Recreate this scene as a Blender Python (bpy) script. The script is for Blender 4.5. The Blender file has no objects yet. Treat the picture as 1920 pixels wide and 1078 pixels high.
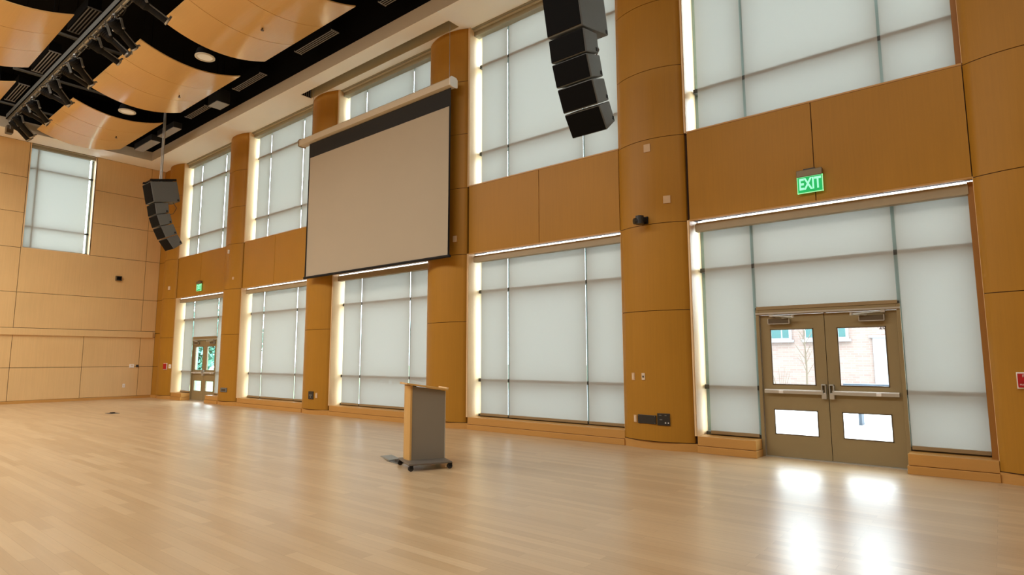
import bpy, bmesh, math, random
from mathutils import Vector, Matrix
random.seed(7)
S = bpy.context.scene
COL = S.collection

# ------------------------------------------------------------------ materials
def new_mat(name):
    m = bpy.data.materials.new(name); m.use_nodes = True
    nt = m.node_tree; nt.nodes.clear()
    out = nt.nodes.new('ShaderNodeOutputMaterial')
    return m, nt, out

def N(nt, typ, **kw):
    n = nt.nodes.new(typ)
    for k, v in kw.items():
        if k.startswith('_'): setattr(n, k[1:], v)
        else: n.inputs[k.replace('_', ' ')].default_value = v
    return n

def c4(c): return (c[0], c[1], c[2], 1.0)

def plain(name, col, rough=.5, metal=0., spec=.5, noise=0., scale=6., emit=None, es=0.):
    m, nt, out = new_mat(name)
    p = N(nt, 'ShaderNodeBsdfPrincipled', Roughness=rough, Metallic=metal)
    p.inputs['Base Color'].default_value = c4(col)
    p.inputs['Specular IOR Level'].default_value = spec
    if noise > 0:
        tc = N(nt, 'ShaderNodeTexCoord')
        nz = N(nt, 'ShaderNodeTexNoise', Scale=scale, Detail=4.)
        nt.links.new(tc.outputs['Object'], nz.inputs['Vector'])
        mx = N(nt, 'ShaderNodeMix', _data_type='RGBA')
        mx.inputs['A'].default_value = c4([v * (1 - noise) for v in col])
        mx.inputs['B'].default_value = c4([min(1, v * (1 + noise)) for v in col])
        nt.links.new(nz.outputs['Fac'], mx.inputs['Factor'])
        nt.links.new(mx.outputs['Result'], p.inputs['Base Color'])
    if emit:
        p.inputs['Emission Color'].default_value = c4(emit)
        p.inputs['Emission Strength'].default_value = es
    nt.links.new(p.outputs[0], out.inputs[0])
    return m

def wood(name, col, rough=.4, grain=.10, axis='z', spec=.4, patch=.08):
    """fine straight-grained veneer"""
    m, nt, out = new_mat(name)
    p = N(nt, 'ShaderNodeBsdfPrincipled', Roughness=rough)
    p.inputs['Specular IOR Level'].default_value = spec
    tc = N(nt, 'ShaderNodeTexCoord'); mp = N(nt, 'ShaderNodeMapping')
    sc = {'z': (38, 38, .9), 'x': (.9, 38, 38), 'y': (38, .9, 38)}[axis]
    mp.inputs['Scale'].default_value = sc
    nt.links.new(tc.outputs['Object'], mp.inputs['Vector'])
    n1 = N(nt, 'ShaderNodeTexNoise', Scale=1.0, Detail=5., Roughness=.6)
    nt.links.new(mp.outputs[0], n1.inputs['Vector'])
    n2 = N(nt, 'ShaderNodeTexNoise', Scale=.8, Detail=2.)
    nt.links.new(tc.outputs['Object'], n2.inputs['Vector'])
    a = N(nt, 'ShaderNodeMix', _data_type='RGBA')
    a.inputs['A'].default_value = c4([v * (1 - grain) for v in col])
    a.inputs['B'].default_value = c4([v * (1 + grain) for v in col])
    nt.links.new(n1.outputs['Fac'], a.inputs['Factor'])
    b = N(nt, 'ShaderNodeMix', _data_type='RGBA', _blend_type='MULTIPLY')
    b.inputs['Factor'].default_value = 1
    r = N(nt, 'ShaderNodeMapRange'); r.inputs['To Min'].default_value = 1 - patch; r.inputs['To Max'].default_value = 1 + patch
    nt.links.new(n2.outputs['Fac'], r.inputs['Value'])
    nt.links.new(a.outputs['Result'], b.inputs['A']); nt.links.new(r.outputs[0], b.inputs['B'])
    nt.links.new(b.outputs['Result'], p.inputs['Base Color'])
    nt.links.new(p.outputs[0], out.inputs[0])
    return m

def floor_mat():
    m, nt, out = new_mat('maple_floor')
    p = N(nt, 'ShaderNodeBsdfPrincipled', Roughness=.30)
    p.inputs['Specular IOR Level'].default_value = .9
    tc = N(nt, 'ShaderNodeTexCoord')
    br = N(nt, 'ShaderNodeTexBrick', Scale=1.0, Mortar_Size=.0012, Bias=0., Brick_Width=1.35, Row_Height=.105)
    br.offset = .37; br.offset_frequency = 2; br.squash = 1.0
    br.inputs['Color1'].default_value = (.475, .325, .175, 1)
    br.inputs['Color2'].default_value = (.57, .41, .235, 1)
    br.inputs['Mortar'].default_value = (.38, .25, .12, 1)
    nt.links.new(tc.outputs['Object'], br.inputs['Vector'])
    mp = N(nt, 'ShaderNodeMapping'); mp.inputs['Scale'].default_value = (1.2, 30, 1)
    nt.links.new(tc.outputs['Object'], mp.inputs['Vector'])
    n1 = N(nt, 'ShaderNodeTexNoise', Scale=1., Detail=5.)
    nt.links.new(mp.outputs[0], n1.inputs['Vector'])
    r = N(nt, 'ShaderNodeMapRange'); r.inputs['To Min'].default_value = .88; r.inputs['To Max'].default_value = 1.10
    nt.links.new(n1.outputs['Fac'], r.inputs['Value'])
    mx = N(nt, 'ShaderNodeMix', _data_type='RGBA', _blend_type='MULTIPLY'); mx.inputs['Factor'].default_value = 1
    nt.links.new(br.outputs['Color'], mx.inputs['A']); nt.links.new(r.outputs[0], mx.inputs['B'])
    nt.links.new(mx.outputs['Result'], p.inputs['Base Color'])
    n3 = N(nt, 'ShaderNodeTexNoise', Scale=.35, Detail=3.)
    nt.links.new(tc.outputs['Object'], n3.inputs['Vector'])
    r3 = N(nt, 'ShaderNodeMapRange'); r3.inputs['To Min'].default_value = .27; r3.inputs['To Max'].default_value = .37
    nt.links.new(n3.outputs['Fac'], r3.inputs['Value'])
    nt.links.new(r3.outputs[0], p.inputs['Roughness'])
    nt.links.new(p.outputs[0], out.inputs[0])
    return m

def shade_mat():
    m, nt, out = new_mat('shade_fabric')
    d = N(nt, 'ShaderNodeBsdfDiffuse'); d.inputs['Color'].default_value = (.36, .36, .33, 1)
    t = N(nt, 'ShaderNodeBsdfTranslucent'); t.inputs['Color'].default_value = SHADE_T
    a = N(nt, 'ShaderNodeAddShader')
    nt.links.new(d.outputs[0], a.inputs[0]); nt.links.new(t.outputs[0], a.inputs[1])
    nt.links.new(a.outputs[0], out.inputs[0])
    return m
SHADE_T = (.053, .054, .0485, 1)

def glass_mat(tint=(.93, .97, .96)):
    m, nt, out = new_mat('pane_glass')
    tr = N(nt, 'ShaderNodeBsdfTransparent'); tr.inputs['Color'].default_value = c4(tint)
    gl = N(nt, 'ShaderNodeBsdfGlossy', Roughness=.02)
    f = N(nt, 'ShaderNodeFresnel', IOR=1.45)
    mx = N(nt, 'ShaderNodeMixShader')
    ge = N(nt, 'ShaderNodeNewGeometry'); lw = N(nt, 'ShaderNodeMath', _operation='SUBTRACT'); lw.inputs[0].default_value = 1.0
    nt.links.new(ge.outputs['Backfacing'], lw.inputs[1])
    mu = N(nt, 'ShaderNodeMath', _operation='MULTIPLY')
    nt.links.new(f.outputs[0], mu.inputs[0]); nt.links.new(lw.outputs[0], mu.inputs[1])
    nt.links.new(mu.outputs[0], mx.inputs['Fac'])
    nt.links.new(tr.outputs[0], mx.inputs[1]); nt.links.new(gl.outputs[0], mx.inputs[2])
    nt.links.new(mx.outputs[0], out.inputs[0])
    return m

def emis(name, col, s):
    m, nt, out = new_mat(name)
    e = N(nt, 'ShaderNodeEmission', Strength=s); e.inputs['Color'].default_value = c4(col)
    nt.links.new(e.outputs[0], out.inputs[0]); return m

def brick_mat():
    m, nt, out = new_mat('brick')
    p = N(nt, 'ShaderNodeBsdfPrincipled', Roughness=.9)
    tc = N(nt, 'ShaderNodeTexCoord'); mp = N(nt, 'ShaderNodeMapping'); mp.inputs['Rotation'].default_value = (math.pi / 2, 0, 0)
    nt.links.new(tc.outputs['Object'], mp.inputs['Vector'])
    br = N(nt, 'ShaderNodeTexBrick', Scale=1., Mortar_Size=.008, Brick_Width=.22, Row_Height=.075)
    br.inputs['Color1'].default_value = (.22, .15, .13, 1); br.inputs['Color2'].default_value = (.25, .185, .16, 1)
    br.inputs['Mortar'].default_value = (.24, .20, .18, 1)
    nt.links.new(mp.outputs[0], br.inputs['Vector']); nt.links.new(br.outputs['Color'], p.inputs['Base Color'])
    nt.links.new(p.outputs[0], out.inputs[0]); return m

M = {}
M['wood'] = wood('anigre_veneer', (.40, .19, .019), rough=.46, spec=.25)
M['wood_dark'] = wood('anigre_veneer_dark', (.31, .135, .025), rough=.5)
M['wood_edge'] = wood('anigre_edge', (.78, .55, .30), rough=.4)
M['wood_end'] = wood('maple_panel', (.70, .47, .215), rough=.45, axis='z')
M['wood_base'] = wood('maple_base', (.52, .27, .07), rough=.45, axis='x')
M['cloud'] = wood('cloud_veneer', (.76, .48, .185), rough=.17, axis='x', spec=.6, patch=.02, grain=.05)
M['joint'] = plain('joint_shadow', (.05, .022, .008), .8)
M['floor'] = floor_mat()
M['shade'] = shade_mat()
M['glass'] = glass_mat()
M['alu'] = plain('mullion_alu', (.21, .265, .245), .4, .2, noise=.05)
M['alu_dark'] = plain('transom_alu_shadow', (.055, .055, .042), .5)  # mullion metal darkened to deepen the transom shadows seen through the fabric
M['alu_light'] = plain('anodised_alu', (.55, .56, .53), .35, .6)
M['bronze'] = plain('bronze_paint', (.29, .225, .115), .38, .1, noise=.06, scale=3)
M['bronze_dark'] = plain('bronze_dark', (.10, .075, .045), .4)
M['hem'] = plain('hem_bar', (.30, .215, .11), .4)
M['valance'] = plain('valance_board', (.34, .275, .17), .5, noise=.05)
M['headbox'] = plain('headbox_olive', (.30, .28, .20), .5)
M['headbox_l'] = plain('headbox_light', (.55, .51, .40), .5)
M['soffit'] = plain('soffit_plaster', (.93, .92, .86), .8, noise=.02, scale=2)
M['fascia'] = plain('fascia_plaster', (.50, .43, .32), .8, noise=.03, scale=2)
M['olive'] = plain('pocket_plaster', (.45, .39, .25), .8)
M['black'] = plain('black_deck', (.004, .004, .004), .9, spec=.1)
M['blackmetal'] = plain('black_metal', (.009, .009, .009), .6, .0, spec=.2)
M['blackplastic'] = plain('black_plastic', (.02, .02, .019), .4)
M['grille'] = plain('speaker_grille', (.004, .004, .004), .7, spec=.08, noise=.4, scale=180)
M['cab'] = plain('speaker_paint', (.12, .13, .125), .45, noise=.08, scale=20)
M['steel'] = plain('galv_steel', (.42, .42, .40), .38, .8, noise=.1, scale=20)
M['greybar'] = plain('grey_raceway', (.16, .165, .155), .5, .2)
M['greybracket'] = plain('grey_bracket', (.20, .20, .18), .45, .3)
M['greyvent'] = plain('vent_slat', (.36, .36, .35), .5, .2)
M['darkvent'] = plain('vent_slat_dim', (.16, .16, .15), .5, .2)
M['cream'] = plain('cream_lens', (.80, .77, .66), .5, emit=(1, .95, .8), es=.12)
M['creamrim'] = plain('cream_rim', (.66, .62, .50), .4)
M['screen'] = plain('screen_fabric', (.45, .385, .285), .85, noise=.03, scale=.9)
M['screen_black'] = plain('screen_mask', (.012, .012, .011), .8)
M['case'] = plain('screen_case', (.62, .54, .40), .45, noise=.03)
M['case_end'] = plain('screen_end', (.82, .80, .75), .4)
M['lgrey'] = plain('lectern_grey', (.23, .20, .15), .55, noise=.04, scale=3)
M['lbase'] = plain('lectern_base', (.16, .14, .115), .45, .3)
M['lwood'] = wood('lectern_wood', (.60, .36, .12), rough=.35)
M['rubber'] = plain('caster_rubber', (.02, .018, .015), .6)
M['led'] = emis('led_strip', (1, .95, .84), 3.2)
M['exit_green'] = plain('exit_green', (.0, .22, .07), .3, emit=(.0, .50, .11), es=.7)
M['exit_letter'] = emis('exit_letter', (.40, 1., .62), 1.15)
M['exit_edge'] = plain('exit_edge', (.4, .8, .5), .3, emit=(.35, .95, .45), es=.7)
M['exit_house'] = plain('exit_housing', (.20, .15, .085), .4, .4)
M['plate'] = plain('wall_plate', (.70, .57, .42), .5)
M['plate_tan'] = plain('tan_plate', (.62, .43, .25), .6)
M['white'] = plain('white_plastic', (.82, .80, .76), .4)
M['red'] = plain('alarm_red', (.42, .006, .012), .35)
M['socket'] = plain('socket_slot', (.05, .04, .03), .5)
M['brick'] = brick_mat()
M['paving'] = plain('paving', (.55, .56, .56), .9, noise=.05, scale=1.5)
M['ext_white'] = plain('white_paint', (.28, .30, .32), .6)
M['ext_teal'] = plain('window_teal', (.06, .13, .13), .15, .0, noise=.15, scale=2)
M['bench'] = plain('bench_grey', (.06, .08, .11), .6)
M['bark'] = plain('tree_bark', (.13, .10, .07), .9)
M['leaf'] = plain('leaf_green', (.06, .20, .14), .7, noise=.5, scale=3)
M['leaf2'] = plain('leaf_teal', (.14, .34, .29), .7, noise=.5, scale=3)
M['lawn'] = plain('lawn_green', (.12, .17, .07), .9, noise=.2, scale=3)

# ------------------------------------------------------------------ mesh builder
class MB:
    def __init__(s): s.v = []; s.f = []; s.mi = []; s.sm = []; s.st = []
    def add(s, vs, fs, mi=0, smooth=False):
        o = len(s.v); s.v += [tuple(v) for v in vs]
        for f in fs: s.f.append([i + o for i in f]); s.mi.append(mi); s.sm.append(smooth)
        return s
    def mark(s): s.st.append((len(s.v), len(s.f)))
    def box(s, x0, x1, y0, y1, z0, z1, mi=0):
        s.mark()
        vs = [(x0, y0, z0), (x1, y0, z0), (x1, y1, z0), (x0, y1, z0), (x0, y0, z1), (x1, y0, z1), (x1, y1, z1), (x0, y1, z1)]
        return s.add(vs, [(0, 3, 2, 1), (4, 5, 6, 7), (0, 1, 5, 4), (1, 2, 6, 5), (2, 3, 7, 6), (3, 0, 4, 7)], mi)
    def obox(s, c, dx, dy, dz, hx, hy, hz, mi=0):
        s.mark()
        c = Vector(c); dx = Vector(dx).normalized(); dy = Vector(dy).normalized(); dz = Vector(dz).normalized()
        vs = [c + dx * hx * a + dy * hy * b + dz * hz * d for d in (-1, 1) for a, b in ((-1, -1), (1, -1), (1, 1), (-1, 1))]
        return s.add(vs, [(0, 3, 2, 1), (4, 5, 6, 7), (0, 1, 5, 4), (1, 2, 6, 5), (2, 3, 7, 6), (3, 0, 4, 7)], mi)
    def quad(s, a, b, c, d, mi=0): return s.add([a, b, c, d], [(0, 1, 2, 3)], mi)
    def tube(s, p0, p1, r, n=10, mi=0, r1=None):
        s.mark()
        p0 = Vector(p0); p1 = Vector(p1); d = (p1 - p0).normalized()
        a = d.orthogonal().normalized(); b = d.cross(a); r1 = r if r1 is None else r1
        vs = []
        for k in range(n):
            t = 2 * math.pi * k / n; e = a * math.cos(t) + b * math.sin(t)
            vs.append(p0 + e * r)
        for k in range(n):
            t = 2 * math.pi * k / n; e = a * math.cos(t) + b * math.sin(t)
            vs.append(p1 + e * r1)
        s.add(vs, [(k, (k + 1) % n, (k + 1) % n + n, k + n) for k in range(n)], mi, True)
        return s.add(vs[:n], [tuple(reversed(range(n)))], mi).add(vs[n:], [tuple(range(n))], mi)
    def path(s, pts, r, n=8, mi=0):
        for a, b in zip(pts[:-1], pts[1:]): s.tube(a, b, r, n, mi)
        return s
    def prism_x(s, poly, x0, x1, mi=0):
        """poly of (y,z) extruded along x"""
        s.mark(); n = len(poly)
        vs = [(x0, y, z) for y, z in poly] + [(x1, y, z) for y, z in poly]
        fs = [(k, (k + 1) % n, (k + 1) % n + n, k + n) for k in range(n)] + [tuple(reversed(range(n))), tuple(range(n, 2 * n))]
        return s.add(vs, fs, mi)
    def prism_z(s, poly, z0, z1, mi=0, smooth=False):
        s.mark(); n = len(poly)
        vs = [(x, y, z0) for x, y in poly] + [(x, y, z1) for x, y in poly]
        s.add(vs, [(k, (k + 1) % n, (k + 1) % n + n, k + n) for k in range(n)], mi, smooth)
        return s.add(vs, [tuple(reversed(range(n))), tuple(range(n, 2 * n))], mi)
    def builds(s, name, mats, parent=None, bevel=0.):
        out = []
        ends = s.st[1:] + [(len(s.v), len(s.f))]
        for (v0, f0), (v1, f1) in zip(s.st, ends):
            b = MB(); b.v = s.v[v0:v1]; b.f = [[i - v0 for i in f] for f in s.f[f0:f1]]; b.mi = s.mi[f0:f1]; b.sm = s.sm[f0:f1]
            out.append(b.build(name, mats, parent, bevel))
        return out
    def build(s, name, mats, parent=None, bevel=0., loc=None, fix=True):
        me = bpy.data.meshes.new(name); me.from_pydata(s.v, [], s.f)
        if not isinstance(mats, (list, tuple)): mats = [mats]
        for m in mats: me.materials.append(m)
        for p, i, sm in zip(me.polygons, s.mi, s.sm): p.material_index = i; p.use_smooth = sm
        if fix:
            b = bmesh.new(); b.from_mesh(me); bmesh.ops.recalc_face_normals(b, faces=b.faces); b.to_mesh(me); b.free()
        o = bpy.data.objects.new(name, me); COL.objects.link(o)
        if parent: o.parent = parent
        if loc: o.location = loc
        if bevel > 0:
            md = o.modifiers.new('bevel', 'BEVEL'); md.width = bevel; md.segments = 2; md.limit_method = 'ANGLE'
        return o

def tag(o, label=None, cat=None, group=None, kind=None):
    if label: o['label'] = label
    if cat: o['category'] = cat
    if group: o['group'] = group
    if kind: o['kind'] = kind
    return o
def empty(name, loc, rz=0., parent=None):
    o = bpy.data.objects.new(name, None); COL.objects.link(o); o.location = loc; o.rotation_euler = (0, 0, rz)
    o.empty_display_size = .1
    if parent: o.parent = parent
    return o
def thing(name, label, cat, loc, rz=0., group=None): return tag(empty(name, loc, rz), label, cat, group)
def struct(o, label=None): return tag(o, label, kind='structure')
def copy_tree(o, parent=None):
    c = o.copy(); COL.objects.link(c); c.parent = parent
    for ch in list(o.children): copy_tree(ch, c)
    return c
def text_part(body, size, mat, parent, loc, rot, name='lettering', bold=0., sx=1., ext=.002):
    cu = bpy.data.curves.new('txt', 'FONT'); cu.body = body; cu.size = size; cu.extrude = ext; cu.offset = bold
    cu.align_x = 'CENTER'; cu.align_y = 'CENTER'
    t = bpy.data.objects.new('txt', cu); COL.objects.link(t)
    bpy.context.view_layer.update()
    me = bpy.data.meshes.new_from_object(t.evaluated_get(bpy.context.evaluated_depsgraph_get()))
    bpy.data.objects.remove(t)
    me.materials.clear(); me.materials.append(mat)
    for v in me.vertices: v.co.x *= sx
    o = bpy.data.objects.new(name, me); COL.objects.link(o); o.parent = parent; o.location = loc; o.rotation_euler = rot
    return o

# ------------------------------------------------------------------ layout numbers
BAY, W = 4.8125, 3.573
XE, ZC = -20.986, 8.632
ZS, ZH, ZW = 5.035, 3.61, .242
L = [-(4 - k) * BAY for k in range(5)]
YG = .40          # glass plane
YS = .285         # shade plane
XR = 12.0         # unseen end of the hall
YB = -17.0        # unseen opposite wall

# ------------------------------------------------------------------ room shell
fl = MB().box(XE - .3, XR, YB, .47, -.12, 0).build('floor', M['floor']); struct(fl)
# long window wall: spandrel panels with a centre joint, and the plain strip in the corner
wl = MB()
for k in range(5):
    x0, x1 = L[k], L[k] + W; xm = x0 + 1.84
    wl.box(x0 + .006, xm - .006, 0, .12, ZH, ZS, 0); wl.box(xm + .006, x1 - .006, 0, .12, ZH, ZS, 0)
    wl.box(x0, x1, .02, .47, ZH + .06, ZS - .02, 1)
    wl.box(x0 + .004, x1 - .004, -.004, .44, ZS + .004, ZS + .028, 2)
    wl.box(x0, x1, -.004, .05, ZH - .022, ZH - .002, 2)
for z0, z1 in ((0.1, 1.14), (1.15, 2.36), (2.37, 3.595), (3.605, 5.02), (5.03, 6.22), (6.23, 7.41), (7.42, ZC)):
    wl.box(XE, L[0] - 1.2395, 0, .12, z0 + .003, z1 - .003, 0)
wl.box(XE, L[0] - 1.2395, .02, .47, 0, ZC + .3, 1)
struct(wl.build('wall_right', [M['wood'], M['joint'], M['wood_base']]))
# the piece of the same wall beyond the last pilaster (outside the frame) and the other two unseen sides
struct(MB().box(L[4] + BAY, XR, 0, .4, 0, ZC + 2).build('wall_right', M['wood']))
struct(MB().box(XE - .3, XR, YB - .2, YB, 0, ZC + 2).build('wall_front', M['wood']))
struct(MB().box(XR, XR + .2, YB, .4, 0, ZC + 2).build('wall_near', M['wood_end']))

# curved pilasters
def arc(xl, xr, sag, n=14, y0=0.):
    h = (xr - xl) / 2; R = (h * h + sag * sag) / (2 * sag); cx = (xl + xr) / 2; out = []
    for i in range(n + 1):
        x = xl + (xr - xl) * i / n
        out.append((x, y0 - (math.sqrt(R * R - (x - cx) ** 2) - (R - sag))))
    return out
JZ = [.129, 2.18, 3.595, 5.03, 6.228, 7.418, ZC - .004]
PN = ['in the far corner beside the red fire alarm', 'right of the far double doors', 'behind the left edge of the projection screen',
      'behind the right edge of the projection screen', 'carrying the black camera', 'at the right edge by the red fire alarm']
for k in range(6):
    xr = -(4 - k) * BAY; xl = xr - (BAY - W)
    e = struct(empty('column', (0, 0, 0)), 'curved wood-veneer pilaster ' + PN[k])
    m = MB()
    for z0, z1 in zip(JZ[:-1], JZ[1:]):
        a = arc(xl + .004, xr - .046, .16)
        m.prism_z(a + [(xr - .046, .06), (xl + .004, .06)], z0 + .005, z1 - .005, 0, False)
    for o in m.builds('veneer_panel', M['wood'], e):
        for p in o.data.polygons:
            if abs(p.normal.z) < .1 and p.normal.y < -.3: p.use_smooth = True
    c = MB().prism_z(arc(xl + .012, xr - .055, .146) + [(xr - .055, .05), (xl + .012, .05)], .122, ZC, 0)
    c.box(xl + .012, xr - .012, .05, .47, 0, ZC); c.box(xl - .006, xr + .006, .45, .49, 0, ZC + .3)
    c.build('core', M['joint'], e)
    t = MB()
    for z0, z1 in ((ZW + .0, ZH - .01), (ZS + .01, ZC - .01)): t.box(xr - .038, xr - .010, -.006, .06, z0, z1)
    t.builds('edge_strip', M['wood_edge'], e)
    MB().prism_z(arc(xl + .0, xr - .0, .125) + [(xr, .05), (xl, .05)], 0, .122, 0).build('toe_base', M['wood_base'], e)

# end wall
ew = MB()
def panels(y0, y1, zs, mi=0):
    for z0, z1 in zip(zs[:-1], zs[1:]): ew.box(XE - .1, XE, y0 + .007, y1 - .007, z0 + .007, z1 - .007, mi)
up = [2.44, 3.6, 5.06]
upall = [2.44, 3.6, 5.06, 6.23, 7.42, ZC]
panels(-4.2, -.48, up); panels(-2.30, -.48, upall[2:]); panels(-.48, 0., [.09, 1.148, 2.22] + upall)
yy = -4.2
while yy > YB: panels(max(yy - 3.75, YB), yy, upall); yy -= 3.75
yl = [-.48, -2.25, -4.2]
while yl[-1] > YB: yl.append(max(yl[-1] - 1.95, YB))
for a, b in zip(yl[:-1], yl[1:]): panels(b, a, [.09, 1.148, 2.22])
ew.box(XE - .3, XE - .03, YB, -4.19, 0, ZC + .4, 1); ew.box(XE - .3, XE - .03, -2.27, .47, 0, ZC + .4, 1); ew.box(XE - .4, XE - .002, -4.19, -2.27, ZC, ZC + .4, 1)
ew.box(XE - .3, XE - .03, -4.16, -2.30, 0, 5.07, 1)
struct(ew.build('wall_left', [M['wood_end'], M['joint']]))
struct(MB().box(XE - .02, XE + .06, YB, -.09, 2.205, 2.43).build('trim_1', M['wood_end'], bevel=.008), 'projecting wood rail along the end wall')
struct(MB().box(XE - .02, XE + .025, YB, 0, 0, .09).build('baseboard_left', M['wood_base']))
bb = MB()
bb.box(XE, L[0] - 1.24, -.03, .02, 0, .1)
struct(bb.build('baseboard_right', M['wood_base']))

# ceiling: black deck, perimeter soffit with screen pocket
struct(MB().box(XE - .3, XR, YB, .47, 10.4, 10.5).build('ceiling', M['black']))
sf = MB(); ys = -.872; xs = -19.957; PX0, PX1, PY0, PY1 = -10.72, -4.98, -.485, -.17
zt = ZC + .33
sf.box(xs, PX0, ys, .47, ZC, zt - .02); sf.box(PX1, XR, ys, .47, ZC, zt - .02)
sf.box(PX0, PX1, ys, PY0, ZC, zt - .02); sf.box(PX0, PX1, PY1, .47, ZC, zt - .02)
sf.box(XE, xs, YB, .47, ZC, zt - .02)
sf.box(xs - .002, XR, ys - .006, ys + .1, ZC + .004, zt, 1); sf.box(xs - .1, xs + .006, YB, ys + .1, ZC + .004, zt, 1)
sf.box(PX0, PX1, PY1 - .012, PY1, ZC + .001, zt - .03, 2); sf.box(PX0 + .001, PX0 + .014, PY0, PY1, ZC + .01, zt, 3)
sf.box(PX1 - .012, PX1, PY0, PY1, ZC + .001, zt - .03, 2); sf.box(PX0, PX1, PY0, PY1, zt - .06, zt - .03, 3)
for i in range(5): sf.box(PX0 + .014, PX0 + .02, PY0 + .03 + i * .06, PY0 + .05 + i * .06, ZC + .02, zt - .07, 4)
struct(sf.build('ceiling', [M['soffit'], M['fascia'], M['olive'], M['black'], M['greyvent']]), 'cream plaster soffit around the edge of the hall with a screen pocket')
struct(MB().box(xs, XR, ys + .1, ys + .16, zt - .02, 10.4).box(xs - .06, xs, YB, ys + .16, zt - .02, 10.4).build('ceiling', M['black']))

# ------------------------------------------------------------------ windows
GROUP_S = 'white roller shades'
def shade(x0, x1, z0, z1, label, hem=True, grp=GROUP_S):
    t = thing('roller_shade', label, 'shade', ((x0 + x1) / 2, YS, z0), 0)
    w = (x1 - x0) / 2; h = z1 - z0
    m = MB(); nx, nz = 6, 8; vs = []
    for j in range(nz + 1):
        for i in range(nx + 1): vs.append((-w + 2 * w * i / nx, .003 * math.sin(i * 1.7 + x0), .03 + (h - .03) * j / nz))
    m.add(vs, [(j * (nx + 1) + i, j * (nx + 1) + i + 1, (j + 1) * (nx + 1) + i + 1, (j + 1) * (nx + 1) + i) for j in range(nz) for i in range(nx)], 0, True)
    m.build('shade_fabric', M['shade'], t, fix=False)
    MB().box(-w, w, -.014, .014, 0, .05 if hem else .035).build('hem_bar', M['hem'] if hem else M['headbox_l'], t, bevel=.004)
    return t
V = (.85, 2.695)
wn = [0]
lowname = ['the window with the far double doors', 'the lower window between far doors and screen', 'the lower window under the projection screen',
           'the lower window right of the lectern', 'the window with the near double doors']
uppname = ['the upper window above the far exit sign', 'the upper window just left of the projection screen', 'the upper window behind the projection screen',
           'the upper window behind the near line array', 'the upper window above the near exit sign']
def frame_bars(m, x0, zb, zt_, hz, door=False):
    xs_ = [x0 + .025, x0 + V[0], x0 + V[1], x0 + W - .045]
    for i, x in enumerate(xs_): m.box(x - (.03 if i else .025), x + .03, YG + .03, YG + .09, zb, zt_) if i in (0, 3) else m.box(x - .028, x + .028, YG - .095, YG + .09, 0 if (door and i in (1, 2)) else zb, zt_)
    for z in hz:
        if door and z == 2.14: m.box(xs_[1], xs_[2], YG - .10, YG + .085, z - .034, z + .034, 1)
        elif door and z < 2.0:
            m.box(xs_[0], xs_[1], YG - .10, YG + .085, z - .034, z + .034, 1); m.box(xs_[2], xs_[3], YG - .10, YG + .085, z - .034, z + .034, 1)
        else: m.box(xs_[0], xs_[3], YG - .10, YG + .085, z - .034, z + .034, 1)
for k in range(5):
    x0, x1 = L[k], L[k] + W; door = k in (0, 4)
    # ---- lower
    wn[0] += 1
    e = struct(empty('window_%d' % wn[0], (0, 0, 0)), 'tall lower window: ' + lowname[k])
    m = MB(); frame_bars(m, x0, .2, ZH + .02, [.26, .98, 2.82, 3.56] + ([2.14] if door else []), door); m.build('window_frame', [M['alu'], M['alu_dark']], e)
    g = MB()
    if door:
        g.box(x0 + .03, x0 + V[0], YG - .004, YG + .004, .24, 3.6); g.box(x0 + V[1], x1 - .04, YG - .004, YG + .004, .24, 3.6)
        g.box(x0 + V[0], x0 + V[1], YG - .004, YG + .004, 2.14, 3.6)
    else: g.box(x0 + .03, x1 - .04, YG - .004, YG + .004, .24, 3.6)
    g.builds('glass_pane', M['glass'], e)
    s = MB()
    def bench(a, b):
        s.box(a, b, 0, .46, .105, ZW); s.box(a - (0.0 if a == x0 else .012), b + (0.0 if b == x1 else .012), -.022, .46, 0, .1)
    if door: bench(x0, x0 + .86); bench(x0 + 2.69, x1)
    else: bench(x0, x1)
    if door:
        for q_ in (0, 2):
            b_ = MB(); v0 = s.st[q_][0]; v1 = s.st[q_ + 2][0] if q_ == 0 else len(s.v); f0 = s.st[q_][1]; f1 = s.st[q_ + 2][1] if q_ == 0 else len(s.f)
            b_.v = s.v[v0:v1]; b_.f = [[i - v0 for i in f] for f in s.f[f0:f1]]; b_.mi = s.mi[f0:f1]; b_.sm = s.sm[f0:f1]; b_.build('window_sill', M['wood_base'], e, bevel=.004)
    else: s.build('window_sill', M['wood_base'], e, bevel=.004)
    j = MB(); j.box(x0 - .006, x0, .0, .47, ZW, ZH); j.box(x1, x1 + .006, 0, .47, ZW, ZH)
    j.builds('jamb', M['wood_edge'], e)
    MB().box(x1 - .062, x1, .12, .30, ZW, ZH - .03).build('side_channel', M['wood_dark'], e)
    MB().box(x0 + .045, x1 - .052, .105, .215, 3.425, 3.545).build('valance', M['valance'], e, bevel=.003)
    tl = thing('linear_light', 'white linear light above the shades of ' + lowname[k], 'light', (x0, .14, 3.548))
    MB().box(.06, W - .07, -.03, .05, 0, .012).build('light_channel', M['alu_light'], tl)
    d = MB()
    for a, b in ((.09, .80), (.86, 1.02), (1.04, 2.58), (2.63, 2.95), (2.96, W - .09)): d.tube((a, -.008, .026), (b, -.008, .026), .015, 8)
    d.builds('light_tube', M['led'], tl)
    zt_ = 3.605
    shade(x0 + .105, x0 + .832, .262, zt_, 'narrow left roller shade in ' + lowname[k])
    if door: shade(x0 + .875, x0 + 2.672, 2.135, zt_, 'short middle roller shade above the doors in ' + lowname[k])
    else: shade(x0 + .87, x0 + 2.678, .262, zt_, 'wide middle roller shade in ' + lowname[k])
    shade(x0 + 2.714, x0 + W - .066, .262, zt_, 'narrow right roller shade in ' + lowname[k])
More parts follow.
